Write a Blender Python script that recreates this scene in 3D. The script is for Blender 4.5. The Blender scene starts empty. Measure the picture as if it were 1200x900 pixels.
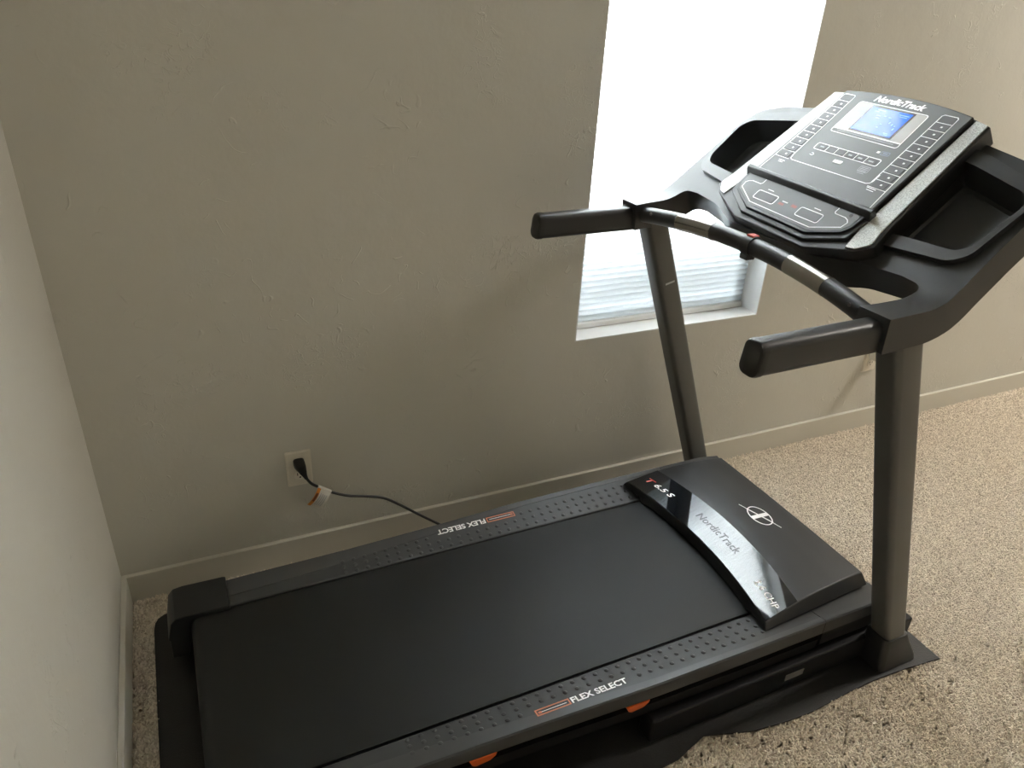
import bpy, bmesh, math, random
from mathutils import Vector, Matrix
random.seed(7)
C = bpy.context.scene.collection
scene = bpy.context.scene

# ------------------------------------------------------------------ camera, world, light, exposure
PXF, YAW, PITCH, ROLL = 853.95, 0.45101, 0.48704, 0.05706
CAM = Vector((0.28409, -1.78076, 1.52794))
fw = Vector((math.sin(YAW)*math.cos(PITCH), math.cos(YAW)*math.cos(PITCH), -math.sin(PITCH)))
rt = Vector((math.cos(YAW), -math.sin(YAW), 0)); up = rt.cross(fw)
r2 = rt*math.cos(ROLL) + up*math.sin(ROLL); u2 = -rt*math.sin(ROLL) + up*math.cos(ROLL)
cd = bpy.data.cameras.new('camera'); cd.sensor_width = 36; cd.lens = PXF/1200*36; cd.clip_start = 0.02
cam = bpy.data.objects.new('camera', cd); C.objects.link(cam)
cam.matrix_world = Matrix(((r2.x, u2.x, -fw.x, CAM.x), (r2.y, u2.y, -fw.y, CAM.y), (r2.z, u2.z, -fw.z, CAM.z), (0, 0, 0, 1)))
scene.camera = cam

SKY = 100.0
LAMP_STRENGTH = 128.0
w = bpy.data.worlds.new('world'); scene.world = w; w.use_nodes = True
nt = w.node_tree; nt.nodes.clear()
wo = nt.nodes.new('ShaderNodeOutputWorld'); bg = nt.nodes.new('ShaderNodeBackground')
tc = nt.nodes.new('ShaderNodeTexCoord'); sp = nt.nodes.new('ShaderNodeSeparateXYZ'); rmp = nt.nodes.new('ShaderNodeValToRGB')
nt.links.new(tc.outputs['Generated'], sp.inputs[0]); nt.links.new(sp.outputs['Z'], rmp.inputs['Fac'])
e = rmp.color_ramp.elements
e[0].position = 0.0; e[0].color = (0.14, 0.125, 0.10, 1)
e[1].position = 1.0; e[1].color = (0.80, 0.88, 1.0, 1)
k = e.new(0.035); k.color = (1.0, 0.95, 0.86, 1)
k = e.new(0.35); k.color = (0.96, 0.95, 0.93, 1)
nt.links.new(rmp.outputs['Color'], bg.inputs['Color']); bg.inputs['Strength'].default_value = SKY
nt.links.new(bg.outputs[0], wo.inputs[0])

ROOM_X, ROOM_Y, ROOM_Z = 5.8, -3.6, 3.2
WIN1 = (1.3542, 2.0791, 0.5922, 2.25)            # x0, x1, z0, z1 on the back wall
def portal(name, loc, rot, sx, sy):
    l = bpy.data.lights.new(name, 'AREA'); l.shape = 'RECTANGLE'; l.size = sx; l.size_y = sy
    l.cycles.is_portal = True
    o = bpy.data.objects.new(name, l); C.objects.link(o); o.location = loc; o.rotation_euler = rot
portal('window_portal', ((WIN1[0]+WIN1[1])/2, 0.16, (WIN1[2]+WIN1[3])/2), (-math.pi/2, 0, 0), WIN1[1]-WIN1[0], WIN1[3]-WIN1[2])
scene.view_settings.view_transform = 'Standard'; scene.view_settings.look = 'None'
scene.view_settings.gamma = 1; scene.view_settings.use_curve_mapping = False
scene.view_settings.exposure = -0.18
scene.cycles.max_bounces = 10; scene.cycles.diffuse_bounces = 7; scene.cycles.glossy_bounces = 4
scene.cycles.sample_clamp_indirect = 0

# ------------------------------------------------------------------ materials
def mat(name, col, rough=0.5, metal=0.0, spec=0.5, bump=None, var=None, coat=0.0, emit=None):
    m = bpy.data.materials.new(name); m.use_nodes = True
    n = m.node_tree; b = n.nodes['Principled BSDF']
    b.inputs['Base Color'].default_value = (*col, 1); b.inputs['Roughness'].default_value = rough
    b.inputs['Metallic'].default_value = metal; b.inputs['Specular IOR Level'].default_value = spec
    b.inputs['Coat Weight'].default_value = coat; b.inputs['Coat Roughness'].default_value = 0.05
    co = n.nodes.new('ShaderNodeTexCoord')
    if var:                                        # (scale, amount): colour grain
        t = n.nodes.new('ShaderNodeTexNoise'); t.inputs['Scale'].default_value = var[0]; t.inputs['Detail'].default_value = 4
        n.links.new(co.outputs['Object'], t.inputs['Vector'])
        x = n.nodes.new('ShaderNodeMix'); x.data_type = 'RGBA'
        x.inputs['A'].default_value = (*[c*(1-var[1]) for c in col], 1); x.inputs['B'].default_value = (*[min(1, c*(1+var[1])) for c in col], 1)
        n.links.new(t.outputs['Fac'], x.inputs['Factor']); n.links.new(x.outputs['Result'], b.inputs['Base Color'])
    if bump:                                       # (scale, strength, distance)
        t = n.nodes.new('ShaderNodeTexNoise'); t.inputs['Scale'].default_value = bump[0]; t.inputs['Detail'].default_value = 3
        n.links.new(co.outputs['Object'], t.inputs['Vector'])
        bp = n.nodes.new('ShaderNodeBump'); bp.inputs['Strength'].default_value = bump[1]; bp.inputs['Distance'].default_value = bump[2]
        n.links.new(t.outputs['Fac'], bp.inputs['Height']); n.links.new(bp.outputs[0], b.inputs['Normal'])
    if emit:
        b.inputs['Emission Color'].default_value = (*emit[0], 1); b.inputs['Emission Strength'].default_value = emit[1]
    return m

def wall_mat(name, col):
    """hand-trowelled plaster: broad waviness plus short thin curved trowel ridges in clusters"""
    m = bpy.data.materials.new(name); m.use_nodes = True
    n = m.node_tree; b = n.nodes['Principled BSDF']; N = n.nodes.new; L = n.links.new
    b.inputs['Base Color'].default_value = (*col, 1); b.inputs['Roughness'].default_value = 0.55; b.inputs['Specular IOR Level'].default_value = 0.35
    co = N('ShaderNodeTexCoord')
    def noise(scale, detail, dist=0.0):
        t = N('ShaderNodeTexNoise'); t.inputs['Scale'].default_value = scale; t.inputs['Detail'].default_value = detail
        t.inputs['Distortion'].default_value = dist; L(co.outputs['Object'], t.inputs['Vector']); return t.outputs['Fac']
    def math_(op, a, b_=None):
        x = N('ShaderNodeMath'); x.operation = op
        for i, v in enumerate((a, b_)):
            if v is None: continue
            if isinstance(v, (int, float)): x.inputs[i].default_value = v
            else: L(v, x.inputs[i])
        return x.outputs[0]
    def smooth(v, a, c, lo=0.0, hi=1.0):
        x = N('ShaderNodeMapRange'); x.interpolation_type = 'SMOOTHSTEP'
        L(v, x.inputs['Value']); x.inputs['From Min'].default_value = a; x.inputs['From Max'].default_value = c
        x.inputs['To Min'].default_value = lo; x.inputs['To Max'].default_value = hi; return x.outputs[0]
    d = math_('ABSOLUTE', math_('SUBTRACT', noise(13, 1, 0.6), 0.5))
    ridge = smooth(d, 0.0, 0.013, 1.0, 0.0)
    ridge = math_('MULTIPLY', ridge, smooth(noise(3.2, 2), 0.5, 0.62))
    ridge = math_('MULTIPLY', ridge, smooth(noise(26, 1), 0.5, 0.58))
    d2 = math_('ABSOLUTE', math_('SUBTRACT', noise(34, 1, 1.2), 0.5))
    r2_ = math_('MULTIPLY', smooth(d2, 0.0, 0.03, 1.0, 0.0), smooth(noise(4.1, 2), 0.56, 0.66))
    h = math_('ADD', math_('MULTIPLY', ridge, 0.8), math_('MULTIPLY', r2_, 0.45))
    h = math_('ADD', h, math_('MULTIPLY', noise(5, 4), 1.3))
    h = math_('ADD', h, math_('MULTIPLY', noise(90, 2), 0.10))
    bp = N('ShaderNodeBump'); bp.inputs['Strength'].default_value = 0.55; bp.inputs['Distance'].default_value = 0.0065
    L(h, bp.inputs['Height']); L(bp.outputs[0], b.inputs['Normal'])
    return m

WALL = (0.535, 0.52, 0.465)
M = dict(
    wall=wall_mat('wall_paint', WALL),
    ceiling=mat('ceiling_paint', (0.88, 0.88, 0.86), 0.8),
    trim=mat('trim_paint', (0.56, 0.54, 0.475), 0.35, bump=(30, 0.05, 0.002)),
    white=mat('white_paint', (0.66, 0.66, 0.65), 0.45, bump=(40, 0.08, 0.002)),
    vinyl=mat('white_vinyl', (0.85, 0.85, 0.84), 0.35),
    plate=mat('outlet_plastic', (0.66, 0.62, 0.53), 0.3),
    plate_light=mat('outlet_face_plastic', (0.72, 0.68, 0.60), 0.3),
    slot=mat('slot_dark', (0.01, 0.01, 0.01), 0.6),
    adapter=mat('adapter_plastic', (0.75, 0.73, 0.68), 0.35),
    plastic=mat('black_plastic', (0.016, 0.017, 0.018), 0.42, bump=(900, 0.12, 0.0006)),
    shell=mat('console_shell_plastic', (0.022, 0.023, 0.025), 0.40, bump=(700, 0.10, 0.0006)),
    tray=mat('tray_plastic', (0.030, 0.031, 0.033), 0.36, bump=(700, 0.08, 0.0006)),
    grip=mat('grip_foam', (0.020, 0.021, 0.023), 0.38, bump=(500, 0.12, 0.0006)),
    rail=mat('rail_plastic', (0.046, 0.048, 0.051), 0.46, bump=(800, 0.15, 0.0006)),
    railedge=mat('rail_edge_plastic', (0.060, 0.062, 0.065), 0.34),
    belt=mat('belt_rubber', (0.0065, 0.0075, 0.0080), 0.55, bump=(650, 0.25, 0.0007), var=(6, 0.18)),
    hood=mat('hood_plastic', (0.018, 0.019, 0.021), 0.43, bump=(900, 0.10, 0.0005)),
    gloss=mat('gloss_black', (0.006, 0.008, 0.012), 0.03, spec=0.6, coat=0.5),
    steel=mat('powder_coated_steel', (0.085, 0.084, 0.078), 0.38, metal=0.0, bump=(600, 0.10, 0.0005)),
    frame=mat('black_steel', (0.006, 0.006, 0.007), 0.5, spec=0.25),
    rubber=mat('mat_rubber', (0.013, 0.013, 0.013), 0.5, bump=(240, 0.5, 0.002), var=(9, 0.25)),
    overlay=mat('overlay_grey', (0.125, 0.125, 0.13), 0.50),
    button=mat('membrane_button', (0.085, 0.085, 0.09), 0.52),
    print=mat('printed_white', (0.95, 0.95, 0.95), 0.35),
    printdim=mat('printed_grey', (0.42, 0.43, 0.45), 0.4),
    printblue=mat('printed_blue_grey', (0.22, 0.27, 0.35), 0.4),
    silver=mat('silver_paint', (0.70, 0.71, 0.69), 0.36, metal=0.1, spec=0.5),
    bezel=mat('screen_bezel', (0.46, 0.45, 0.43), 0.4),
    lcdframe=mat('screen_frame', (0.03, 0.03, 0.05), 0.25),
    lcd=mat('blue_screen', (0.0, 0.05, 0.3), 0.12, emit=((0.0, 0.16, 1.0), 0.9)),
    segment=mat('screen_segment', (0.1, 0.3, 0.9), 0.2, emit=((0.10, 0.38, 1.0), 0.9)),
    pulse=mat('pulse_metal', (0.30, 0.29, 0.27), 0.2, metal=0.8),
    red=mat('printed_red', (0.55, 0.05, 0.03), 0.4),
    redlabel=mat('printed_dull_red', (0.36, 0.10, 0.09), 0.4),
    orange=mat('orange_plastic', (0.60, 0.10, 0.012), 0.4),
    copper=mat('printed_copper', (0.58, 0.20, 0.11), 0.4),
    emboss=mat('embossed_black', (0.012, 0.015, 0.02), 0.25),
    cord=mat('cord_rubber', (0.012, 0.012, 0.012), 0.45),
    paper=mat('tag_paper', (0.70, 0.68, 0.62), 0.6),
    tagorange=mat('tag_orange', (0.60, 0.22, 0.03), 0.5),
    tagbrown=mat('tag_brown', (0.18, 0.05, 0.015), 0.5),
    lampglow=mat('lamp_diffuser', (0.8, 0.8, 0.78), 0.4, emit=((1.0, 0.94, 0.86), LAMP_STRENGTH)),
    shadewall=mat('shade_wall_grey', (0.30, 0.31, 0.33), 0.8),
    sticker=mat('sticker_grey', (0.22, 0.22, 0.21), 0.4),
)
# silver side strips carry a fine woven relief
n = M['silver'].node_tree; b = n.nodes['Principled BSDF']; co = n.nodes.new('ShaderNodeTexCoord')
vo_ = n.nodes.new('ShaderNodeTexVoronoi'); vo_.inputs['Scale'].default_value = 420
n.links.new(co.outputs['Object'], vo_.inputs['Vector'])
bp = n.nodes.new('ShaderNodeBump'); bp.inputs['Strength'].default_value = 0.5; bp.inputs['Distance'].default_value = 0.0012
rp = n.nodes.new('ShaderNodeValToRGB'); rp.color_ramp.elements[0].color = (0.78, 0.79, 0.77, 1); rp.color_ramp.elements[1].color = (0.40, 0.41, 0.40, 1)
rp.color_ramp.elements[1].position = 0.75; n.links.new(vo_.outputs['Distance'], rp.inputs['Fac']); n.links.new(rp.outputs['Color'], b.inputs['Base Color'])
n.links.new(vo_.outputs['Distance'], bp.inputs['Height']); n.links.new(bp.outputs[0], b.inputs['Normal'])
# carpet: beige yarn, each tuft its own shade
m = mat('carpet_yarn', (0.46, 0.38, 0.29), 0.9, spec=0.15); M['carpet'] = m
n = m.node_tree; b = n.nodes['Principled BSDF']; oi = n.nodes.new('ShaderNodeObjectInfo'); rp = n.nodes.new('ShaderNodeValToRGB')
rp.color_ramp.elements[0].color = (0.58, 0.51, 0.42, 1); rp.color_ramp.elements[1].color = (0.95, 0.88, 0.77, 1)
n.links.new(oi.outputs['Random'], rp.inputs['Fac']); n.links.new(rp.outputs['Color'], b.inputs['Base Color'])
M['backing'] = mat('carpet_backing', (0.55, 0.47, 0.38), 0.95, bump=(260, 0.8, 0.006), var=(180, 0.3))
# clear pane: thin glass that lets daylight straight through
m = bpy.data.materials.new('clear_glass'); m.use_nodes = True; M['glass'] = m
n = m.node_tree; n.nodes.clear(); o_ = n.nodes.new('ShaderNodeOutputMaterial'); tr = n.nodes.new('ShaderNodeBsdfTransparent')
gl = n.nodes.new('ShaderNodeBsdfGlossy'); gl.inputs['Roughness'].default_value = 0.02; fr = n.nodes.new('ShaderNodeFresnel'); mx = n.nodes.new('ShaderNodeMixShader')
n.links.new(fr.outputs[0], mx.inputs[0]); n.links.new(tr.outputs[0], mx.inputs[1]); n.links.new(gl.outputs[0], mx.inputs[2]); n.links.new(mx.outputs[0], o_.inputs[0])
# translucent blind cloth
m = bpy.data.materials.new('blind_fabric'); m.use_nodes = True; M['blind'] = m
n = m.node_tree; n.nodes.clear(); o_ = n.nodes.new('ShaderNodeOutputMaterial'); tl = n.nodes.new('ShaderNodeBsdfTranslucent'); df = n.nodes.new('ShaderNodeBsdfDiffuse'); mx = n.nodes.new('ShaderNodeMixShader')
tl.inputs['Color'].default_value = (0.80, 0.89, 0.95, 1); df.inputs['Color'].default_value = (0.82, 0.83, 0.82, 1); mx.inputs[0].default_value = 0.45
n.links.new(tl.outputs[0], mx.inputs[1]); n.links.new(df.outputs[0], mx.inputs[2]); n.links.new(mx.outputs[0], o_.inputs[0])

# ------------------------------------------------------------------ helpers
def obj(name, verts, faces, material, parent=None, bevel=0.0, seg=2, smooth=True, angle=35, kind=None, label=None):
    me = bpy.data.meshes.new(name); me.from_pydata([tuple(v) for v in verts], [], faces)
    bm = bmesh.new(); bm.from_mesh(me); bmesh.ops.recalc_face_normals(bm, faces=bm.faces); bm.to_mesh(me); bm.free()
    me.materials.append(material)
    if smooth: me.shade_smooth(); me.set_sharp_from_angle(angle=math.radians(angle))
    o = bpy.data.objects.new(name, me); C.objects.link(o)
    if parent: o.parent = parent
    if bevel:
        md = o.modifiers.new('bevel', 'BEVEL'); md.width = bevel; md.segments = seg; md.limit_method = 'ANGLE'
        md.angle_limit = math.radians(35); md.harden_normals = True; md.use_clamp_overlap = True
    if kind: o['kind'] = kind
    if label: o['label'] = label
    return o
def thing(name, label, cat, loc=(0, 0, 0), rz=0, group=None):
    o = bpy.data.objects.new(name, None); C.objects.link(o); o.location = loc; o.rotation_euler = (0, 0, rz)
    o['label'] = label; o['category'] = cat; o.empty_display_size = 0.1
    if group: o['group'] = group
    return o
class G:                                            # geometry collector
    def __init__(s): s.v = []; s.f = []
    def add(s, v, f): n = len(s.v); s.v += [tuple(x) for x in v]; s.f += [tuple(i+n for i in q) for q in f]; return s
    def box(s, x0, x1, y0, y1, z0, z1):
        return s.add([(x, y, z) for x in (x0, x1) for y in (y0, y1) for z in (z0, z1)],
                     [(0, 1, 3, 2), (4, 6, 7, 5), (0, 4, 5, 1), (2, 3, 7, 6), (0, 2, 6, 4), (1, 5, 7, 3)])
    def sweep(s, rings, closed_caps=True):
        n = len(rings[0]); base = len(s.v)
        for r in rings: s.v += [tuple(p) for p in r]
        for i in range(len(rings)-1):
            for j in range(n): a = base+i*n+j; b_ = base+i*n+(j+1) % n; s.f.append((a, b_, b_+n, a+n))
        if closed_caps: s.f.append(tuple(base+j for j in reversed(range(n)))); s.f.append(tuple(base+(len(rings)-1)*n+j for j in range(n)))
        return s
    def make(s, name, material, parent=None, **k): return obj(name, s.v, s.f, material, parent, **k)
def box(name, b, material, parent=None, bevel=0.0, **k): return G().box(*b).make(name, material, parent, bevel=bevel, **k)
def rrect(wd, ht, r, n=5):
    p = []
    for cx, cy, a0 in ((wd/2-r, ht/2-r, 0), (-wd/2+r, ht/2-r, 90), (-wd/2+r, -ht/2+r, 180), (wd/2-r, -ht/2+r, 270)):
        for i in range(n+1): a = math.radians(a0+90*i/n); p.append((cx+r*math.cos(a), cy+r*math.sin(a)))
    return p
def fillet(pts, rads, n=6):
    out = []
    for i, p in enumerate(pts):
        r = rads[i] if isinstance(rads, (list, tuple)) else rads
        p = Vector(p); a = Vector(pts[i-1])-p; c = Vector(pts[(i+1) % len(pts)])-p
        if r <= 0: out.append(tuple(p)); continue
        d = min(r, a.length*0.45, c.length*0.45); p1 = p+a.normalized()*d; p2 = p+c.normalized()*d
        for k_ in range(n+1):
            t = k_/n; out.append(tuple(p1*(1-t)**2+p*2*t*(1-t)+p2*t*t))
    return out
def plate(outer, holes, ts, mapf, ntop, nbot):
    """a sheet with outline and holes given in (s, t), cut at every t in ts, carried to 3-D by mapf(s, t, n)"""
    bm = bmesh.new(); es = []
    for loop in [outer]+holes:
        vs = [bm.verts.new((x, y, 0)) for x, y in loop]
        for i in range(len(vs)): es.append(bm.edges.new((vs[i-1], vs[i])))
    bmesh.ops.triangle_fill(bm, use_beauty=True, use_dissolve=False, edges=es, normal=(0, 0, 1))
    for t in ts:
        bmesh.ops.bisect_plane(bm, geom=bm.verts[:]+bm.edges[:]+bm.faces[:], dist=1e-6, plane_co=(0, t, 0), plane_no=(0, 1, 0))
    bm.verts.index_update(); nv = len(bm.verts); g = G()
    nt_ = ntop if callable(ntop) else (lambda s, t: ntop)
    nb_ = nbot if callable(nbot) else (lambda s, t: nbot)
    top = [mapf(v.co.x, v.co.y, nt_(v.co.x, v.co.y)) for v in bm.verts]; bot = [mapf(v.co.x, v.co.y, nb_(v.co.x, v.co.y)) for v in bm.verts]
    fs = [tuple(v.index for v in f.verts) for f in bm.faces]; fs += [tuple(i+nv for i in reversed(f)) for f in fs]
    for e_ in bm.edges:
        if len(e_.link_faces) == 1: a, c = e_.verts[0].index, e_.verts[1].index; fs.append((a, c, c+nv, a+nv))
    bm.free(); g.add(top+bot, fs); return g
def strokes(lines, mapf, n0=0.0, thick=0.0005):
    """printed lines: list of (points, width, closed) in (s, t)"""
    g = G()
    for pts, wd, closed in lines:
        P = [Vector(p) for p in pts]; N = len(P); L_ = []; R_ = []
        for i in range(N):
            a = P[i-1] if (i or closed) else P[i]; c = P[(i+1) % N] if (i < N-1 or closed) else P[i]
            d1 = (P[i]-a); d2 = (c-P[i])
            if d1.length < 1e-9: d1 = d2
            if d2.length < 1e-9: d2 = d1
            d1.normalize(); d2.normalize(); tn = (d1+d2)
            if tn.length < 1e-6: tn = d1
            tn.normalize(); nn = Vector((-tn.y, tn.x)); k_ = wd/2/max(0.5, nn.dot(Vector((-d1.y, d1.x))))
            L_.append(P[i]+nn*k_); R_.append(P[i]-nn*k_)
        m_ = N if closed else N-1
        v = [mapf(p.x, p.y, n0+thick) for p in L_]+[mapf(p.x, p.y, n0+thick) for p in R_]
        g.add(v, [(i, (i+1) % N, N+(i+1) % N, N+i) for i in range(m_)])
    return g
def text_geo(txt, x0, x1, y0, y1, mapf, n0=0.0003, shear=0.0, bold=0.0, spacing=1.0):
    cu = bpy.data.curves.new('lettering', 'FONT'); cu.body = txt; cu.shear = shear; cu.offset = bold; cu.space_character = spacing; cu.resolution_u = 3
    t = bpy.data.objects.new('lettering', cu); C.objects.link(t)
    bpy.context.view_layer.update()
    me = bpy.data.meshes.new_from_object(t.evaluated_get(bpy.context.evaluated_depsgraph_get()))
    bpy.data.objects.remove(t); bpy.data.curves.remove(cu)
    vs = [v.co.copy() for v in me.vertices]; fs = [tuple(p.vertices) for p in me.polygons]; bpy.data.meshes.remove(me)
    ax, bx = min(v.x for v in vs), max(v.x for v in vs); ay, by = min(v.y for v in vs), max(v.y for v in vs)
    return G().add([mapf(x0+(v.x-ax)/(bx-ax)*(x1-x0), y0+(v.y-ay)/(by-ay)*(y1-y0), n0) for v in vs], fs)
def smoothstep(a, c, x): x = max(0, min(1, (x-a)/(c-a))); return x*x*(3-2*x)

# ------------------------------------------------------------------ room shell
def frame_wall(name, axis, at, thick, a0, a1, z0, z1, hole):
    """wall with one window opening; axis 'x' = wall runs along x at y=at, thickness away from the room"""
    h0, h1, hz0, hz1 = hole; g = G()
    for (p, q, r, s_) in ((a0, h0, z0, z1), (h1, a1, z0, z1), (h0, h1, z0, hz0), (h0, h1, hz1, z1)):
        if axis == 'x': g.box(p, q, at, at+thick, r, s_)
        else: g.box(at, at+thick, p, q, r, s_)
    o = g.make(name, M['wall'], smooth=False)
    bm = bmesh.new(); bm.from_mesh(o.data); bmesh.ops.remove_doubles(bm, verts=bm.verts, dist=1e-5); bm.to_mesh(o.data); bm.free()
    o['kind'] = 'structure'; return o
def struct(o): o['kind'] = 'structure'; return o
TH = 0.15; FZ = -0.007
frame_wall('wall_back', 'x', 0.0, TH, -0.15, ROOM_X+TH, FZ-0.02, ROOM_Z, WIN1)
struct(box('wall_right', (ROOM_X, ROOM_X+TH, ROOM_Y-TH, 0, FZ-0.02, ROOM_Z), M['wall'], smooth=False))
struct(box('wall_left', (-TH, 0, ROOM_Y-TH, 0, FZ-0.02, ROOM_Z), M['wall'], smooth=False))
struct(box('wall_front', (0, ROOM_X, ROOM_Y-TH, ROOM_Y, FZ-0.02, ROOM_Z), M['wall'], smooth=False))
struct(box('ceiling', (-TH, ROOM_X+TH, ROOM_Y-TH, TH, ROOM_Z, ROOM_Z+0.1), M['ceiling'], smooth=False))
floor = struct(box('floor', (-TH, ROOM_X+TH, ROOM_Y-TH, TH, FZ-0.12, FZ), M['backing'], smooth=False))
HB, TB = 0.0869, 0.014
def board(name, x0, x1, y0, y1): return struct(box(name, (x0, x1, y0, y1, FZ, HB), M['trim'], bevel=0.0025))
board('baseboard_back', 0.0, ROOM_X, -TB, 0.0)
board('baseboard_left', 0.0, TB, ROOM_Y, -TB)
board('baseboard_right', ROOM_X-TB, ROOM_X, ROOM_Y, -TB)
board('baseboard_front', TB, ROOM_X-TB, ROOM_Y, ROOM_Y+TB)

# windows: white liner boards in the reveal, vinyl frame, pane
def window(name, axis, at, sd, hole):
    h0, h1, z0, z1 = hole
    def bx(nm, a0, a1, d0, d1, z0_, z1_, m_, par, bev=0.0):
        ya, yb = sorted((at+sd*d0, at+sd*d1)); b_ = (a0, a1, ya, yb, z0_, z1_) if axis == 'x' else (ya, yb, a0, a1, z0_, z1_)
        return box(nm, b_, m_, par, bevel=bev)
    e_ = bpy.data.objects.new(name, None); C.objects.link(e_); e_['kind'] = 'structure'
    t = 0.004
    bx('window_sill', h0, h1, 0.0, 0.105, z0, z0+t, M['white'], e_); bx('window_head', h0, h1, 0.0, 0.105, z1-t, z1, M['white'], e_)
    bx('window_jamb', h0, h0+t, 0.0, 0.105, z0+t, z1-t, M['white'], e_); bx('window_jamb', h1-t, h1, 0.0, 0.105, z0+t, z1-t, M['white'], e_)
    f_ = 0.04
    for (a0, a1, c0, c1) in ((h0, h0+f_, z0, z1), (h1-f_, h1, z0, z1), (h0+f_, h1-f_, z0, z0+f_), (h0+f_, h1-f_, z1-f_, z1)):
        bx('window_frame', a0, a1, 0.106, TH-0.005, c0, c1, M['vinyl'], e_, 0.003)
    bx('pane', h0+f_, h1-f_, 0.125, 0.129, z0+f_, z1-f_, M['glass'], e_)
    return e_
window('window_1', 'x', 0.0, 1, WIN1)
struct(box('added_shade_wall', (0.2, 3.3, 0.46, 0.58, FZ-0.02, 1.05), M['shadewall'], smooth=False))      # added unseen wall, blocks sky light from the lower blind
# flush ceiling lamp, the warm light from above right
LAMP = (4.40, -0.85)
lp = thing('ceiling_lamp', 'square white panel lamp on the ceiling over the carpet', 'lamp', (LAMP[0], LAMP[1], ROOM_Z))
G().sweep([[(x, y, z) for x, y in rrect(w_, w_, 0.04, 4)] for w_, z in ((0.56, 0.0), (0.56, -0.040), (0.54, -0.046), (0.51, -0.046))]).make('lamp_base', M['vinyl'], lp)
G().sweep([[(x, y, z) for x, y in rrect(w_, w_, 0.04, 4)] for w_, z in ((0.52, -0.0465), (0.50, -0.056), (0.44, -0.060))]).make('diffuser', M['lampglow'], lp)
# pleated blind
bl = thing('pleated_blind', 'white pleated window blind drawn down to the sill and glowing with daylight', 'blind', ((WIN1[0]+WIN1[1])/2, 0.085, WIN1[2]+0.004))
bw = (WIN1[1]-WIN1[0])/2-0.010; H0 = 0.020; H1 = WIN1[3]-WIN1[2]-0.04; P = 0.0195; npl = int((H1-H0)/P)
v = []; f = []; zz = []
for i in range(npl):
    for kf, dy in ((0.0, 0.004), (0.22, -0.004), (0.5, -0.0085), (0.78, -0.004)): zz.append((H0+(i+kf)*P, dy))
zz.append((H0+npl*P, 0.004))
NX = 12
for z_, dy in zz:
    for j in range(NX+1): x_ = -bw+2*bw*j/NX; v.append((x_+(0.0035*math.cos(z_/P*6.283) if j in (0, NX) else 0), dy, z_))
for i in range(len(zz)-1):
    for j in range(NX): a = i*(NX+1)+j; f.append((a, a+1, a+NX+2, a+NX+1))
obj('pleated_fabric', v, f, M['blind'], bl, angle=80)
box('bottom_rail', (-bw-0.002, bw+0.002, -0.012, 0.010, 0.0005, H0), M['vinyl'], bl, 0.004)
box('head_rail', (-bw-0.002, bw+0.002, -0.016, 0.014, H0+npl*P, WIN1[3]-WIN1[2]-0.009), M['vinyl'], bl, 0.003)

# ------------------------------------------------------------------ outlets
def outlet(x, z, label):
    """duplex outlet, plate 70 x 114 mm on the back wall; x, z = lower left corner"""
    t = thing('wall_outlet', label, 'outlet', (x+0.035, 0, z+0.057), group='duplex outlets on the window wall')
    g_ = G().sweep([[(a, 0.0, c) for a, c in rrect(0.070, 0.114, 0.004, 3)], [(a, -0.003, c) for a, c in rrect(0.070, 0.114, 0.004, 3)],
                    [(a, -0.0062, c) for a, c in rrect(0.063, 0.107, 0.004, 3)]])
    g_.make('cover_plate', M['plate'], t)
    for s_ in (1, -1):
        r = G().sweep([[(a, -0.006, s_*0.0195+c) for a, c in rrect(0.034, 0.029, 0.0125, 5)], [(a, -0.0085, s_*0.0195+c) for a, c in rrect(0.033, 0.028, 0.012, 5)]]).make('socket', M['plate_light'], t)
        for dx, hh in ((-0.0065, 0.0085), (0.0065, 0.0068)):
            box('slot', (dx-0.0013, dx+0.0013, -0.0089, -0.0083, s_*0.0195+0.003-hh/2, s_*0.0195+0.003+hh/2), M['slot'], r)
        G().sweep([[(0.0026*math.cos(a*math.pi/4), y_, s_*0.0195-0.0075+0.0026*math.sin(a*math.pi/4)) for a in range(8)] for y_ in (-0.0083, -0.0089)]).make('slot', M['slot'], r)
    G().sweep([[(0.003*math.cos(a*math.pi/5), y_, 0.003*math.sin(a*math.pi/5)) for a in range(10)] for y_ in (-0.006, -0.0075)]).make('screw', M['plate_light'], t)
    return t
outlet(0.4584, 0.2683, 'beige wall outlet with the black power plug in its upper socket')
outlet(2.700, 0.268, 'beige wall outlet half hidden behind the near treadmill upright')
ad = thing('plug_in_adapter', 'small white plug-in adapter in the outlet behind the near treadmill upright', 'adapter', (2.735, -0.0085, 0.348))
G().sweep([[(a, 0.0, c) for a, c in rrect(0.044, 0.040, 0.006, 3)], [(a, -0.058, c) for a, c in rrect(0.042, 0.038, 0.006, 3)], [(a, -0.064, c) for a, c in rrect(0.034, 0.030, 0.006, 3)]]).make('housing', M['adapter'], ad)
box('button', (-0.006, 0.006, -0.0655, -0.063, -0.004, 0.004), M['printdim'], ad, 0.001)

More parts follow.
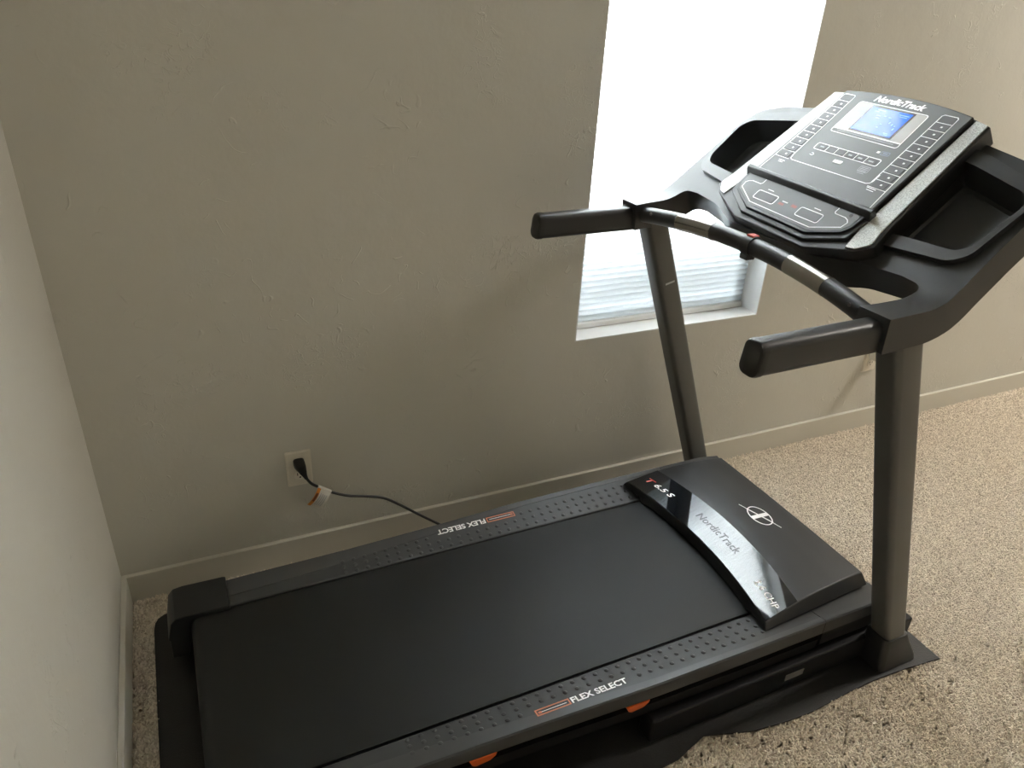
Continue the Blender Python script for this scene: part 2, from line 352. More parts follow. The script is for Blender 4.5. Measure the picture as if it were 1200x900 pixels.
# ------------------------------------------------------------------ rubber mat
TH0 = 0.0072; ORG = (0.0, -0.5614, 0.0)
near = [(0.078, -0.462), (0.30, -0.455), (0.60, -0.458), (0.85, -0.450), (1.00, -0.446), (1.093, -0.440), (1.142, -0.438), (1.19, -0.424), (1.235, -0.412), (1.286, -0.427), (1.36, -0.448), (1.45, -0.458), (1.524, -0.462), (1.65, -0.455), (1.757, -0.453), (1.86, -0.458), (1.985, -0.470)]
out = near+[(1.992, 0.0), (1.990, 0.462)]+[(1.6, 0.466), (1.0, 0.468), (0.5, 0.466), (0.11, 0.466)]+[(0.095, 0.460), (0.080, 0.450), (0.072, 0.433), (0.069, 0.41), (0.069, 0.2), (0.070, -0.2), (0.070, -0.44)]
def mat_z(s, t): # a lifted ripple along the near edge and crinkles near the tail
    e_ = 0.002*math.exp(-((s-1.21)/0.06)**2)*smoothstep(-0.36, -0.43, t) + 0.0015*math.exp(-((s-1.80)/0.12)**2)*smoothstep(-0.40, -0.46, t)
    e_ += 0.002*math.exp(-((s-0.145-0.012*math.sin(t*60))/0.010)**2)*smoothstep(0.12, 0.02, t)
    return e_
bm_ = plate(out, [], [i*0.0125-0.45 for i in range(73)], lambda s, t, n_: (s, t, n_), lambda s, t: 0.005+mat_z(s, t), lambda s, t: 0.0003+mat_z(s, t))
mt = bm_.make('rubber_mat', M['rubber'], angle=60); mt.location = ORG; mt.rotation_euler = (0, 0, TH0)
mt['label'] = 'black rubber mat on the carpet under the treadmill'; mt['category'] = 'mat'

# carpet pile: short twisted tufts scattered over the part of the floor in view
bm = bmesh.new(); es = []
for loop in ([(0.015, -2.2), (3.6, -2.2), (4.9, -1.3), (4.9, -0.015), (0.015, -0.015)], [(ORG[0]+math.cos(TH0)*s_-math.sin(TH0)*t_, ORG[1]+math.sin(TH0)*s_+math.cos(TH0)*t_) for s_, t_ in out]):
    vs = [bm.verts.new((x, y, FZ)) for x, y in loop]
    for i in range(len(vs)): es.append(bm.edges.new((vs[i-1], vs[i])))
bmesh.ops.triangle_fill(bm, use_beauty=True, use_dissolve=False, edges=es, normal=(0, 0, 1)); bm.verts.index_update()
g = G().add([v.co.copy() for v in bm.verts], [tuple(v.index for v in f.verts) for f in bm.faces]); bm.free()
pile = g.make('carpet_pile', M['backing'], floor, smooth=False, kind='stuff')
gn = bpy.data.node_groups.new('carpet_tufts', 'GeometryNodeTree')
gn.interface.new_socket('Geometry', in_out='INPUT', socket_type='NodeSocketGeometry'); gn.interface.new_socket('Geometry', in_out='OUTPUT', socket_type='NodeSocketGeometry')
N = gn.nodes.new; L = gn.links.new
gi = N('NodeGroupInput'); go = N('NodeGroupOutput'); dp = N('GeometryNodeDistributePointsOnFaces'); ip = N('GeometryNodeInstanceOnPoints'); cn = N('GeometryNodeMeshCone')
cn.inputs['Vertices'].default_value = 5; cn.inputs['Radius Top'].default_value = 0.0013; cn.inputs['Radius Bottom'].default_value = 0.0030; cn.inputs['Depth'].default_value = 0.0105
sm = N('GeometryNodeSetMaterial'); sm.inputs['Material'].default_value = M['carpet']
dp.inputs['Density'].default_value = 58000; dp.inputs['Seed'].default_value = 3
rr = N('FunctionNodeRandomValue'); rr.data_type = 'FLOAT_VECTOR'; rr.inputs[0].default_value = (-0.75, -0.75, 0); rr.inputs[1].default_value = (0.75, 0.75, 6.28)
rs = N('FunctionNodeRandomValue'); rs.data_type = 'FLOAT'; rs.inputs[2].default_value = 0.75; rs.inputs[3].default_value = 1.3
L(gi.outputs[0], dp.inputs['Mesh']); L(dp.outputs['Points'], ip.inputs['Points']); L(cn.outputs['Mesh'], sm.inputs['Geometry']); L(sm.outputs[0], ip.inputs['Instance'])
L(rr.outputs[0], ip.inputs['Rotation']); L(rs.outputs[1], ip.inputs['Scale'])
jn = N('GeometryNodeJoinGeometry'); L(ip.outputs[0], jn.inputs[0]); L(gi.outputs[0], jn.inputs[0]); L(jn.outputs[0], go.inputs[0])
md = pile.modifiers.new('tufts', 'NODES'); md.node_group = gn


# ------------------------------------------------------------------ treadmill
T = thing('treadmill', 'black treadmill with a blue lit console standing beside the window wall', 'treadmill', ORG, TH0)
ZM = 0.0075                                           # top of the mat
def both(fn):
    for s_ in (1, -1): fn(s_)
# --- running deck and belt
box('deck', (0.20, 1.62, -0.27, 0.27, 0.132, 0.1555), M['frame'], T)
R = 0.0265; zc = 0.1625-R; bt = []
pts = [(1.60, 0.1625), (0.195, 0.1625)]+[(0.195-R*math.sin(math.radians(a)), zc+R*math.cos(math.radians(a))) for a in range(15, 181, 15)]+[(1.60, zc-R)]
inn = [(1.60, 0.1595), (0.195, 0.1595)]+[(0.195-(R-.003)*math.sin(math.radians(a)), zc+(R-.003)*math.cos(math.radians(a))) for a in range(15, 181, 15)]+[(1.60, zc-R+.003)]
g = G(); nP = len(pts)
for y_ in (-0.2505, 0.2505):
    g.v += [(u, y_, z) for u, z in pts]+[(u, y_, z) for u, z in inn]
for i in range(nP-1):
    a = 2*nP
    g.f += [(i, i+1, a+i+1, a+i), (nP+i, a+nP+i, a+nP+i+1, nP+i+1), (i, nP+i, nP+i+1, i+1), (a+i, a+i+1, a+nP+i+1, a+nP+i)]
g.f += [(0, a, a+nP, nP), (nP-1, 2*nP-1, a+2*nP-1, a+nP-1)]
g.make('running_belt', M['belt'], T)
def cyl_v(u, z, r, y0, y1, n_=20): return [[(u+r*math.cos(2*math.pi*i/n_), y, z+r*math.sin(2*math.pi*i/n_)) for i in range(n_)] for y in (y0, y1)]
G().sweep(cyl_v(0.195, zc, R-0.0035, -0.262, 0.262)).make('rear_roller', M['steel'], T)
# --- side rails
def lerp_(tab, u):
    if u <= tab[0][0]: return tab[0][1]
    for (a, x), (c, y) in zip(tab, tab[1:]):
        if u <= c: return x+(y-x)*(u-a)/(c-a)
    return tab[-1][1]
def rb(u): return lerp_(((0.14, 0.282), (0.30, 0.286), (0.58, 0.300), (1.10, 0.341), (1.40, 0.346), (1.9, 0.346)), u)   # edge of the studded strip
def re(u): return lerp_(((0.14, 0.333), (0.30, 0.338), (0.58, 0.341), (0.85, 0.350), (1.10, 0.361), (1.40, 0.364), (1.9, 0.364)), u)   # outer edge
def rz(v): return 0.1635+0.185*(abs(v)-0.260)           # the foot rails slope up outwards
def rail_ring(u, s_):
    b_, e_ = rb(u), re(u); ze = rz(e_)+0.0004
    return [(u, s_*y, z) for y, z in ((0.2575, 0.128), (0.2575, 0.1615), (0.2600, 0.1635), (b_-0.001, rz(b_)), (b_+0.0015, rz(b_)+0.0003), (e_-0.002, ze), (e_+0.001, ze-0.003), (e_+0.001, 0.142), (0.30, 0.138))]
def skirt_ring(u, s_):
    e_ = re(u)
    return [(u, s_*y, z) for y, z in ((0.29, 0.139), (e_-0.020, 0.139), (e_-0.020, 0.119), (e_-0.004, 0.117), (e_-0.006, 0.084), (0.29, 0.078))]
def rail(s_):
    us = [0.14+i*(1.615-0.14)/24 for i in range(25)]
    r = G().sweep([rail_ring(u, s_) for u in us]).make('side_rail', M['rail'], T, angle=12)
    G().sweep([skirt_ring(u, s_) for u in us]).make('rail_skirt', M['frame'], T, angle=25)
    G().sweep([[(u, s_*y, rz(y)+dz) for y, dz in ((rb(u)+0.0005, 0.0012), (re(u)-0.002, 0.0012), (re(u)-0.002, -0.002), (rb(u)+0.0005, -0.002))] for u in us]).make('rail_edge', M['railedge'], r, angle=30)
    g_ = G()
    for i in range(31):                                  # three rows of little studs
        u = 0.552+i*0.0298; k_ = (u-0.55)/0.85
        for q, (va, vb) in enumerate(((0.266, 0.2745), (0.284, 0.300), (0.302, 0.324))):
            if 0.81 < u < 1.06 and q == 2: continue
            vv = va+(vb-va)*k_; ring_ = lambda r_, h_: [(u+r_*math.cos(k2*math.pi/4), s_*(vv+r_*math.sin(k2*math.pi/4)), rz(vv+r_*math.sin(k2*math.pi/4))+h_) for k2 in range(8)]
            g_.sweep([ring_(0.0058, -0.0005), ring_(0.0052, 0.0014), ring_(0.0032, 0.0026)])
    g_.make('tread_studs', M['rail'], r, kind='stuff', angle=50)
    mp = (lambda x, y, n_: (x, y, rz(y)+0.0014+n_)) if s_ < 0 else (lambda x, y, n_: (-x, -y, rz(y)+0.0014+n_))
    u0, u1, v0 = (0.909, 1.052, -0.3275) if s_ < 0 else (-0.974, -0.826, -0.3285)
    text_geo('FLEX SELECT', u0, u1, v0, v0+0.0175, mp, 0.0004, bold=0.03).make('lettering', M['print'], r, smooth=False, label='white FLEX SELECT lettering')
    b0, b1 = (0.824, 0.904) if s_ < 0 else (-1.066, -0.980)
    rect = [(b0, v0+0.001), (b1, v0+0.001), (b1, v0+0.0160), (b0, v0+0.0160)]
    strokes([(rect, 0.0034, True), ([(b0+0.004, v0+0.008), (b0+0.012, v0+0.008)], 0.006, False)], mp).make('printed_box', M['copper'], r, smooth=False, label='copper printed box')
    strokes([([(b0+0.012, v0+0.008), (b1-0.007, v0+0.008)], 0.0016, False)], mp).make('printed_line', M['print'], r, smooth=False)
both(rail)
for u in (0.690, 1.062):                               # orange cushion markers under the near rail
    pr = [(u-0.031, 0.1415), (u+0.031, 0.1415), (u+0.028, 0.133), (u+0.016, 0.124), (u-0.016, 0.121), (u-0.024, 0.126)]
    for s_ in (-1, 1): G().sweep([[(a, s_*y, c) for a, c in pr] for y in (re(u)-0.018, re(u)+0.0035)]).make('cushion_marker', M['orange'], T, bevel=0.0015, label='orange cushion marker')
def endcap(s_):
    pf = [(0.262, 0.150), (0.262, 0.1735), (0.255, 0.1755), (0.160, 0.1775), (0.138, 0.174), (0.126, 0.160), (0.114, 0.112), (0.1175, 0.108), (0.116, 0.052), (0.150, 0.046), (0.165, 0.10), (0.170, 0.146)]
    rings = []
    for y, drop in ((0.246, 0.0), (0.328, 0.0), (0.341, 0.004)):
        rings.append([(a, s_*y, c+(0.19*(y-0.250)-drop if c > 0.14 else 0)) for a, c in pf])
    G().sweep(rings).make('end_cap', M['plastic'], T, bevel=0.005, seg=3)
both(endcap)
# --- front shroud beside and under the hood, lower frame
def shroud(s_):
    g_ = G().sweep([rail_ring(1.617, s_), rail_ring(1.78, s_), [(u, y*0.985, 0.15+(z-0.15)*0.80) for u, y, z in rail_ring(1.852, s_)]]); g_.make('front_shoulder', M['rail'], T, angle=12)
    G().sweep([[(u, s_*y, z) for y, z in ((0.30, 0.150), (re(u)*k_, 0.150), (re(u)*k_, 0.100), (re(u)*k_-0.02, 0.070), (0.30, 0.066))] for u, k_ in ((1.617, 1), (1.79, 1), (1.846, 0.98))]).make('shroud_side', M['frame'], T, bevel=0.003)
both(shroud)
box('motor_pan', (1.47, 1.845, -0.345, 0.345, 0.050, 0.158), M['frame'], T, 0.006)
for s_ in (1, -1):
    bar = box('base_rail', (1.098, 1.96, min(s_*0.334, s_*0.381), max(s_*0.334, s_*0.381), ZM, 0.080), M['frame'], T, 0.006)
    if s_ < 0: box('sticker', (1.505, 1.565, -0.3822, -0.3805, 0.036, 0.056), M['sticker'], bar, label='grey printed sticker')
box('cross_bar', (1.865, 1.925, -0.334, 0.334, 0.012, 0.060), M['frame'], T, 0.006)
for s_ in (1, -1): G().sweep(cyl_v(0.155, 0.0295, 0.022, s_*0.285, s_*0.325, 18)).make('rear_foot', M['plastic'], T, bevel=0.003)

# --- motor hood
def lipu(v): return 1.457+0.040*(1-(v/0.317)**2)
def glu(v): return 1.565+0.038*(1-(v/0.31)**2)
def hz(u, v):
    pr = [(1.44, 0.1920), (1.46, 0.1962), (1.565, 0.2180), (1.585, 0.2205), (1.62, 0.2230), (1.70, 0.2255), (1.77, 0.2240), (1.80, 0.2215), (1.83, 0.213)]
    u = u-0.040*(1-(v/0.317)**2)*max(0, min(1, (1.80-u)/0.19))
    z = pr[-1][1]
    for (a, za), (c, zc_) in zip(pr, pr[1:]):
        if u <= c: z = za+(zc_-za)*max(0, (u-a))/(c-a); break
    return z+0.004*(1-(v/0.31)**2)
def hw(u): return 0.317-(u-1.457)/(1.80-1.457)*0.024
NV = 24
def hood_rows(us): return [[(u_ := fu(v_ / NV*2-1), 0) for v_ in range(NV+1)] for fu in us]
def hpt(r, q):                                          # r 0..1 from lip to back edge, q -1..1 across
    u1 = 1.808; vv = q*hw(1.457+r*(u1-1.457)); ul = lipu(vv); u = ul+(u1-ul)*r; vv = q*hw(u); return u, vv, hz(u, vv)
g = G(); rows = [i/22 for i in range(23)]
for r in rows:
    for j in range(NV+1): g.v.append(hpt(r, j/NV*2-1))
nr = len(rows)
for i in range(nr-1):
    for j in range(NV): a = i*(NV+1)+j; g.f.append((a, a+1, a+NV+2, a+NV+1))
per = [j for j in range(NV+1)]+[i*(NV+1)+NV for i in range(1, nr)]+[(nr-1)*(NV+1)+j for j in range(NV-1, -1, -1)]+[i*(NV+1) for i in range(nr-2, 0, -1)]
n0 = len(g.v)
for idx in per:
    u, vv, z = g.v[idx]; i, j = divmod(idx, NV+1)
    du = -0.006 if i == 0 else (0.022 if i == nr-1 else 0.0); dv = (0.012 if j == NV else -0.012 if j == 0 else 0)
    g.v.append((u+du, vv+dv, 0.1655+0.0125*smoothstep(0.24, 0.27, abs(vv))))
for k_ in range(len(per)): a, c = per[k_], per[(k_+1) % len(per)]; g.f.append((a, n0+k_, n0+(k_+1) % len(per), c))
g.f.append(tuple(n0+k_ for k_ in range(len(per))))
hood = g.make('motor_hood', M['hood'], T, bevel=0.004, seg=3)
g = G()                                                 # glossy band along the lip
NB = 10
for i in range(NB+1):
    for j in range(NV+1):
        q = (j/NV*2-1); vv = q*0.3125; a = lipu(vv)+0.0015; c = glu(vv); u = a+(c-a)*i/NB; vv = q*(hw(u)-0.003); g.v.append((u, vv, hz(u, vv)+0.0011))
for i in range(NB):
    for j in range(NV): a = i*(NV+1)+j; g.f.append((a, a+1, a+NV+2, a+NV+1))
g.v += [(x, y, z-0.0025) for x, y, z in list(g.v)]
n1 = (NB+1)*(NV+1); per = [j for j in range(NV+1)]+[i*(NV+1)+NV for i in range(1, NB+1)]+[NB*(NV+1)+j for j in range(NV-1, -1, -1)]+[i*(NV+1) for i in range(NB-1, 0, -1)]
for k_ in range(len(per)): a, c = per[k_], per[(k_+1) % len(per)]; g.f.append((a, a+n1, c+n1, c))
g.make('gloss_band', M['gloss'], hood, angle=40)
def hmap(x, y, n_):                                     # x runs to the runner's right (-v), y away from the runner
    vv = -x; base = lipu(vv)-lipu(0.0); u = y+base*1.0; return (u, vv, hz(u, vv)+0.0013+n_)
text_geo('T', -0.289, -0.262, 1.538, 1.558, hmap, shear=0.2, bold=0.02).make('lettering', M['red'], hood, smooth=False, label='red letter T')
text_geo('6.5 S', -0.254, -0.181, 1.539, 1.557, hmap, shear=0.2, bold=0.02).make('lettering', M['print'], hood, smooth=False, label='white lettering')
text_geo('NordicTrack', -0.080, 0.098, 1.545, 1.567, hmap, shear=0.1).make('lettering', M['emboss'], hood, smooth=False, label='embossed black lettering')
text_geo('2.6 CHP', 0.200, 0.300, 1.534, 1.552, hmap, shear=0.2, bold=0.012).make('lettering', M['print'], hood, smooth=False, label='white lettering')
def emap(x, y, n_): return (1.7045+y, -x, hz(1.7045+y, -x)+0.0002+n_)
EA, EB = 0.0430, 0.0275                                 # emblem: ring, crossing strokes, long needle
ring = [(0.008+EA*math.cos(a*math.pi/20), -0.001+EB*math.sin(a*math.pi/20)) for a in range(40)]
em = strokes([(ring, 0.0038, True), ([(-0.059, -0.0225), (-0.030, -0.0135)], 0.0026, False), ([(-0.034, -0.0150), (0.049, 0.0130)], 0.0046, False), ([(0.046, 0.0110), (0.075, 0.0195)], 0.0026, False)], emap, 0.0002)
bar = [(-0.001, -0.0275), (0.0135, -0.0285), (0.0175, 0.0260), (0.003, 0.0265)]
em.add([emap(x, y, 0.0007) for x, y in bar], [(0, 1, 2, 3)])
em.make('emblem', M['print'], hood, smooth=False, label='white round emblem with a crossing stroke')

# --- uprights with boots
def upr(z): return 1.67-(z-0.5)*0.378
def upright(s_):
    rings = []
    for z in (0.055, 0.3, 0.6, 0.9, 1.005):
        rings.append([(upr(z)+a, s_*0.405+c, z) for a, c in rrect(0.073, 0.060, 0.014, 4)])
    p = G().sweep(rings).make('upright', M['steel'], T)
    bt_ = []
    for z, uc, lu, lv in ((ZM, 1.852, 0.140, 0.082), (0.03, 1.846, 0.134, 0.080), (0.085, 1.826, 0.100, 0.074), (0.112, 1.8165, 0.088, 0.070), (0.116, 1.815, 0.082, 0.066)):
        bt_.append([(uc+a, s_*0.405+c, z) for a, c in rrect(lu, lv, 0.016, 4)])
    G().sweep(bt_).make('upright_boot', M['plastic'], p)
    if s_ > 0:
        z0 = 0.826; u_ = upr(z0)
        G().add([(u_-0.012, 0.3744, z0-0.004), (u_+0.018, 0.3744, z0+0.004), (u_+0.0165, 0.3744, z0+0.0095), (u_-0.0135, 0.3744, z0+0.0015)], [(0, 1, 2, 3)]).make('sticker', M['printdim'], p, smooth=False, label='small grey scuffed sticker')
both(upright)

# --- console shell: U-shaped arms sweeping up into the two trays
A0 = 0.697; P0 = Vector((1.59, 0, 1.174)); DIR = Vector((math.cos(A0), 0, math.sin(A0))); NRM = Vector((-math.sin(A0), 0, math.cos(A0)))
BODY = -0.035; TB0 = -0.080; RAD = 0.12; AFL = 0.06; ARC = RAD*(A0-AFL)
def path(t):
    """point, tangent angle on the shell's top line"""
    if t >= TB0: p = P0+NRM*BODY+DIR*t; return p, A0
    p = P0+NRM*BODY+DIR*TB0; steps = 16; L_ = TB0-t; a = A0; d = L_/steps
    for i in range(steps):
        a = max(AFL, A0-(i+0.5)*d/RAD); p = p-Vector((math.cos(a), 0, math.sin(a)))*d
    return p, max(AFL, A0-L_/RAD)
BROLL, PROLL = 0.028, 0.050
def smap(s, t, n_):
    k_ = BROLL*smoothstep(-0.20, 0.02, t); t2 = t+s*k_; s2 = s-max(0, t)*k_
    p, a = path(t2); return (p.x-math.sin(a)*n_, s2, p.z+math.cos(a)*n_)
TSV = [-0.245+i*0.0125 for i in range(18)]
TF = -0.244
half = [(0.136, -0.128), (0.236, -0.092), (0.325, -0.084), (0.377, -0.088), (0.378, -0.140), (0.374, -0.205), (0.368, TF), (0.437, TF), (0.440, -0.10), (0.432, 0.05), (0.427, 0.165), (0.408, 0.215), (0.335, 0.243), (0.23, 0.262)]
hr = [0.02, 0.02, 0.0, 0.045, 0.0, 0.0, 0.0, 0.0, 0.0, 0.0, 0.03, 0.035, 0.03, 0.0]
outl = fillet(half+[(-a, c) for a, c in reversed(half)], hr+list(reversed(hr)), 7)
pock = fillet([(0.213, -0.010), (0.376, 0.004), (0.395, 0.026), (0.404, 0.142), (0.384, 0.166), (0.250, 0.199), (0.213, 0.205)], [0.01, 0.02, 0.02, 0.02, 0.025, 0.03, 0.01], 6)
def grow(poly, d):
    out_ = []; n_ = len(poly); cx = sum(p[0] for p in poly)/n_; cy = sum(p[1] for p in poly)/n_
    for i in range(n_):
        a = Vector(poly[i-1]); c = Vector(poly[(i+1) % n_]); t = (c-a).normalized(); nn = Vector((t.y, -t.x)); p = Vector(poly[i])
        out_.append(tuple(p+nn*d))
    return out_
mir = lambda poly: [(-a, c) for a, c in reversed(poly)]
hole = grow(pock, 0.003)
shell = plate(outl, [hole, mir(hole)], TSV, smap, 0.0, -0.068).make('console_shell', M['shell'], T, bevel=0.013, seg=4, angle=30)
def tray(s_):
    sg = (lambda poly: poly) if s_ > 0 else mir
    rim_o = fillet([(0.200, -0.045), (0.380, -0.024), (0.406, 0.004), (0.416, 0.150), (0.394, 0.190), (0.255, 0.232), (0.200, 0.238)], [0.008, 0.025, 0.025, 0.03, 0.035, 0.03, 0.008], 6)
    g_ = plate(sg(rim_o), [sg(pock)], [], smap, 0.011, -0.002)
    p_ = sg(pock); ctr = Vector((s_*0.30, 0.095)); n_ = len(p_)
    lv = [(1.0, 0.010), (0.985, -0.015), (0.96, -0.045), (0.93, -0.056), (0.86, -0.060)]; base = len(g_.v)
    for k_, n1_ in lv:
        for q in p_: a = ctr+(Vector(q)-ctr)*k_; g_.v.append(smap(a.x, a.y, n1_))
    for i in range(len(lv)-1):
        for j in range(n_): a = base+i*n_+j; c = base+i*n_+(j+1) % n_; g_.f.append((a, c, c+n_, a+n_))
    g_.f.append(tuple(base+(len(lv)-1)*n_+j for j in range(n_)))
    g_.make('side_tray', M['tray'], T, bevel=0.0045, seg=3, angle=30)
both(tray)

# --- display pod
E1 = Vector((math.sin(PROLL)*DIR.x, math.cos(PROLL), math.sin(PROLL)*DIR.z)); E2 = DIR*math.cos(PROLL)-Vector((0, 1, 0))*math.sin(PROLL)
def pmap(s, t, n_): p = P0+E1*s+E2*t+NRM*n_; return tuple(p)
sym = lambda h: h+[(-a, c) for a, c in reversed(h)]
def arch(wd, t, rise, n_=14): return [(wd*(1-2*i/n_), t+rise*(1-(1-2*i/n_)**2)) for i in range(n_+1)]
house_o = [(0.118, -0.124), (0.226, -0.083), (0.254, -0.058), (0.245, -0.020), (0.217, 0.287)]
top_ = arch(0.176, 0.297, 0.016)
house_poly = house_o+[(0.180, 0.296)]+top_+[(-0.180, 0.296)]+[(-a, c) for a, c in reversed(house_o)]
pod = plate(house_poly, [], [], pmap, -0.006, -0.050).make('display_pod', M['plastic'], T, bevel=0.004, seg=3)
for s_ in (1, -1):
    st = [(0.181, 0.291), (0.211, 0.286), (0.237, -0.022), (0.246, -0.055), (0.224, -0.078), (0.203, -0.083), (0.192, -0.020)]
    st = fillet(st, [0.003, 0.003, 0.0, 0.008, 0.004, 0.002, 0.0], 4)
    plate(st if s_ > 0 else mir(st), [], [], pmap, -0.003, -0.010).make('side_trim', M['silver'], pod, bevel=0.001, label='silver woven side trim')
fp = [(0.186, -0.012), (0.176, 0.292)]; face = [(0.186, -0.012)]+arch(0.175, 0.293, 0.015)+[(-0.186, -0.012)]
panel = plate(face, [], [], pmap, 0.004, -0.010).make('display_panel', M['plastic'], T, bevel=0.003, seg=3)
fo = [(0.1815, 0.000)]+arch(0.1725, 0.290, 0.014)+[(-0.1815, 0.000)]
plate(fo, [], [], pmap, 0.0048, 0.003).make('face_overlay', M['overlay'], panel, label='grey printed overlay')
ZO = 0.0048
def pm(x, y, n_): return pmap(x, y, ZO+n_)
rows_t = [0.281-0.02195*i for i in range(11)]
def colx(t, side): # outer and inner x of the button columns
    q = (0.281-t)/0.22; return (0.1675+0.004*q, 0.1335-0.0095*q) if side > 0 else (-0.152-0.018*q, -0.112-0.009*q)
ln = []; W = 0.0023
for sd in (1, -1):
    o0, i0 = colx(0.281, sd); o1, i1 = colx(0.0615, sd)
    end_t = 0.006
    ln.append(([(sd*0.1755, end_t), (o1, 0.0615), (o0, 0.277), (o0-sd*0.004, 0.281), (i0+sd*0.004, 0.281), (i0, 0.277), (i1, 0.073)], W, False))
    for t in rows_t[1:]:
        o_, i_ = colx(t, sd); ln.append(([(o_, t), (i_, t)], 0.0017, False))
ln.append(([(0.1235, 0.0745), (0.1215, 0.066), (0.115, 0.0625), (-0.112, 0.0655), (-0.120, 0.069), (-0.123, 0.076), (-0.1225, 0.095)], W, False))
ln.append((fillet([(0.105, 0.269), (-0.086, 0.270), (-0.094, 0.169), (0.101, 0.169)], 0.007, 4), W, True))
ln.append(([(0.1015, 0.181), (-0.0925, 0.1825)], 0.0036, False))
ln.append((fillet([(0.094, 0.129), (-0.0925, 0.131), (-0.0935, 0.112), (0.0935, 0.1095)], 0.005, 4), W, True))
for x in (0.058, 0.030, 0.002, -0.028, -0.057): ln.append(([(x, 0.110), (x, 0.130)], 0.0017, False))
strokes(ln, pm, 0.0001, 0.0005).make('printed_lines', M['print'], panel, smooth=False, label='white printed outlines')
# membrane buttons: one mesh shared by each column's ten, another by the presets
def button_set(cells, wd, ht, par, glyph=True):
    me = None
    for (cx, cy) in cells:
        if me is None:
            g_ = G(); r1 = rrect(wd, ht, 0.002, 2); r0 = rrect(wd-0.0012, ht-0.0012, 0.002, 2)
            o3 = Vector(pmap(0, 0, 0)); rel = lambda a, c, n_: tuple(Vector(pmap(a, c, n_))-o3)
            g_.sweep([[rel(a, c, 0) for a, c in r1], [rel(a, c, 0.0009) for a, c in r0]])
            b_ = g_.make('button', M['button'], par); me = b_.data
        else:
            b_ = bpy.data.objects.new('button', me); C.objects.link(b_); b_.parent = par
        b_.location = pmap(cx, cy, ZO)
for sd in (1, -1):
    cells = []
    for i in range(10):
        t = (rows_t[i]+rows_t[i+1])/2; o_, i_ = colx(t, sd); cells.append(((o_+i_)/2, t))
    button_set(cells, 0.034, 0.0185, panel)
    strokes([([(cx-0.0025-0.003, cy), (cx+0.0025-0.003, cy)], 0.0042, False) for cx, cy in cells[1:]], pm, 0.0011, 0.0002).make('printed_marks', M['print'], panel, smooth=False)
button_set([((a+c)/2, 0.1203) for a, c in ((0.0915, 0.058), (0.058, 0.030), (0.030, 0.002), (0.002, -0.028), (-0.028, -0.057), (-0.057, -0.0905))], 0.0245, 0.0155, panel)
for x0_, x1_, w_ in ((0.080, 0.068, 0.003), (-0.008, -0.018, 0.004), (-0.036, -0.048, 0.004), (-0.066, -0.080, 0.0035)): strokes([([(x0_, 0.120), (x1_, 0.120)], w_, False)], pm, 0.0011, 0.0002).make('printed_mark', M['printdim'], panel, smooth=False)
plate(fillet([(0.012, 0.0985), (-0.013, 0.0995), (-0.013, 0.0905), (0.012, 0.0895)], 0.002, 3), [], [], pmap, ZO+0.0009, ZO).make('centre_button', M['print'], panel, label='small white centre button')
for pl_ in ([([(0.086, 0.092), (0.078, 0.0905), (0.075, 0.094), (0.079, 0.0975), (0.084, 0.0965)], 0.0018, False)],
            [([(-0.062, 0.148), (-0.070, 0.148)], 0.006, False)],
            [([(0.148, 0.0525), (0.128, 0.0525)], 0.0022, False)], [([(0.145, 0.0475), (0.131, 0.0475)], 0.0018, False)],
            [([(-0.122, 0.0585), (-0.148, 0.0575)], 0.0022, False)], [([(-0.126, 0.0530), (-0.146, 0.0520)], 0.0018, False)]):
    strokes(pl_, pm, 0.0001).make('printed_label', M['print'], panel, smooth=False)
strokes([(fillet([(-0.073, 0.1525), (-0.094, 0.1535), (-0.095, 0.1445), (-0.074, 0.1435)], 0.002, 3), 0.0016, True), ([(-0.078, 0.1485), (-0.090, 0.149)], 0.003, False)], pm, 0.0001).make('printed_badge', M['printblue'], panel, smooth=False)
strokes([(fillet([(-0.063, 0.1035), (-0.089, 0.1045), (-0.090, 0.0895), (-0.064, 0.0885)], 0.002, 3), 0.0012, True)]+[([(-0.066, 0.100-0.0035*i), (-0.086, 0.1008-0.0035*i)], 0.0015, False) for i in range(4)]+[([(-0.068, 0.0845), (-0.086, 0.085)], 0.0012, False)], pm, 0.0001).make('printed_badge', M['printdim'], panel, smooth=False)
text_geo('NordicTrack', -0.0775, 0.0625, 0.2765, 0.2955, lambda x, y, n_: pmap(-x, y+0.0015-abs(x)*0.02, ZO+n_), 0.0005, shear=0.22, bold=0.045).make('lettering', M['print'], panel, smooth=False, label='white slanted lettering')
plate([(0.1035, 0.267), (-0.0845, 0.268), (-0.0915, 0.184), (0.1005, 0.1825)], [], [], pmap, ZO+0.0004, ZO-0.0004).make('screen_bezel', M['bezel'], panel, label='silver grey bezel')
plate([(0.064, 0.2655), (-0.0565, 0.2665), (-0.0605, 0.1865), (0.060, 0.185)], [], [], pmap, ZO+0.0008, ZO).make('screen_frame', M['lcdframe'], panel)
scr = plate([(0.0605, 0.2615), (-0.0515, 0.2625), (-0.0545, 0.1905), (0.0575, 0.189)], [], [], pmap, ZO+0.0012, ZO).make('screen', M['lcd'], panel, label='lit blue screen')
sg_ = []
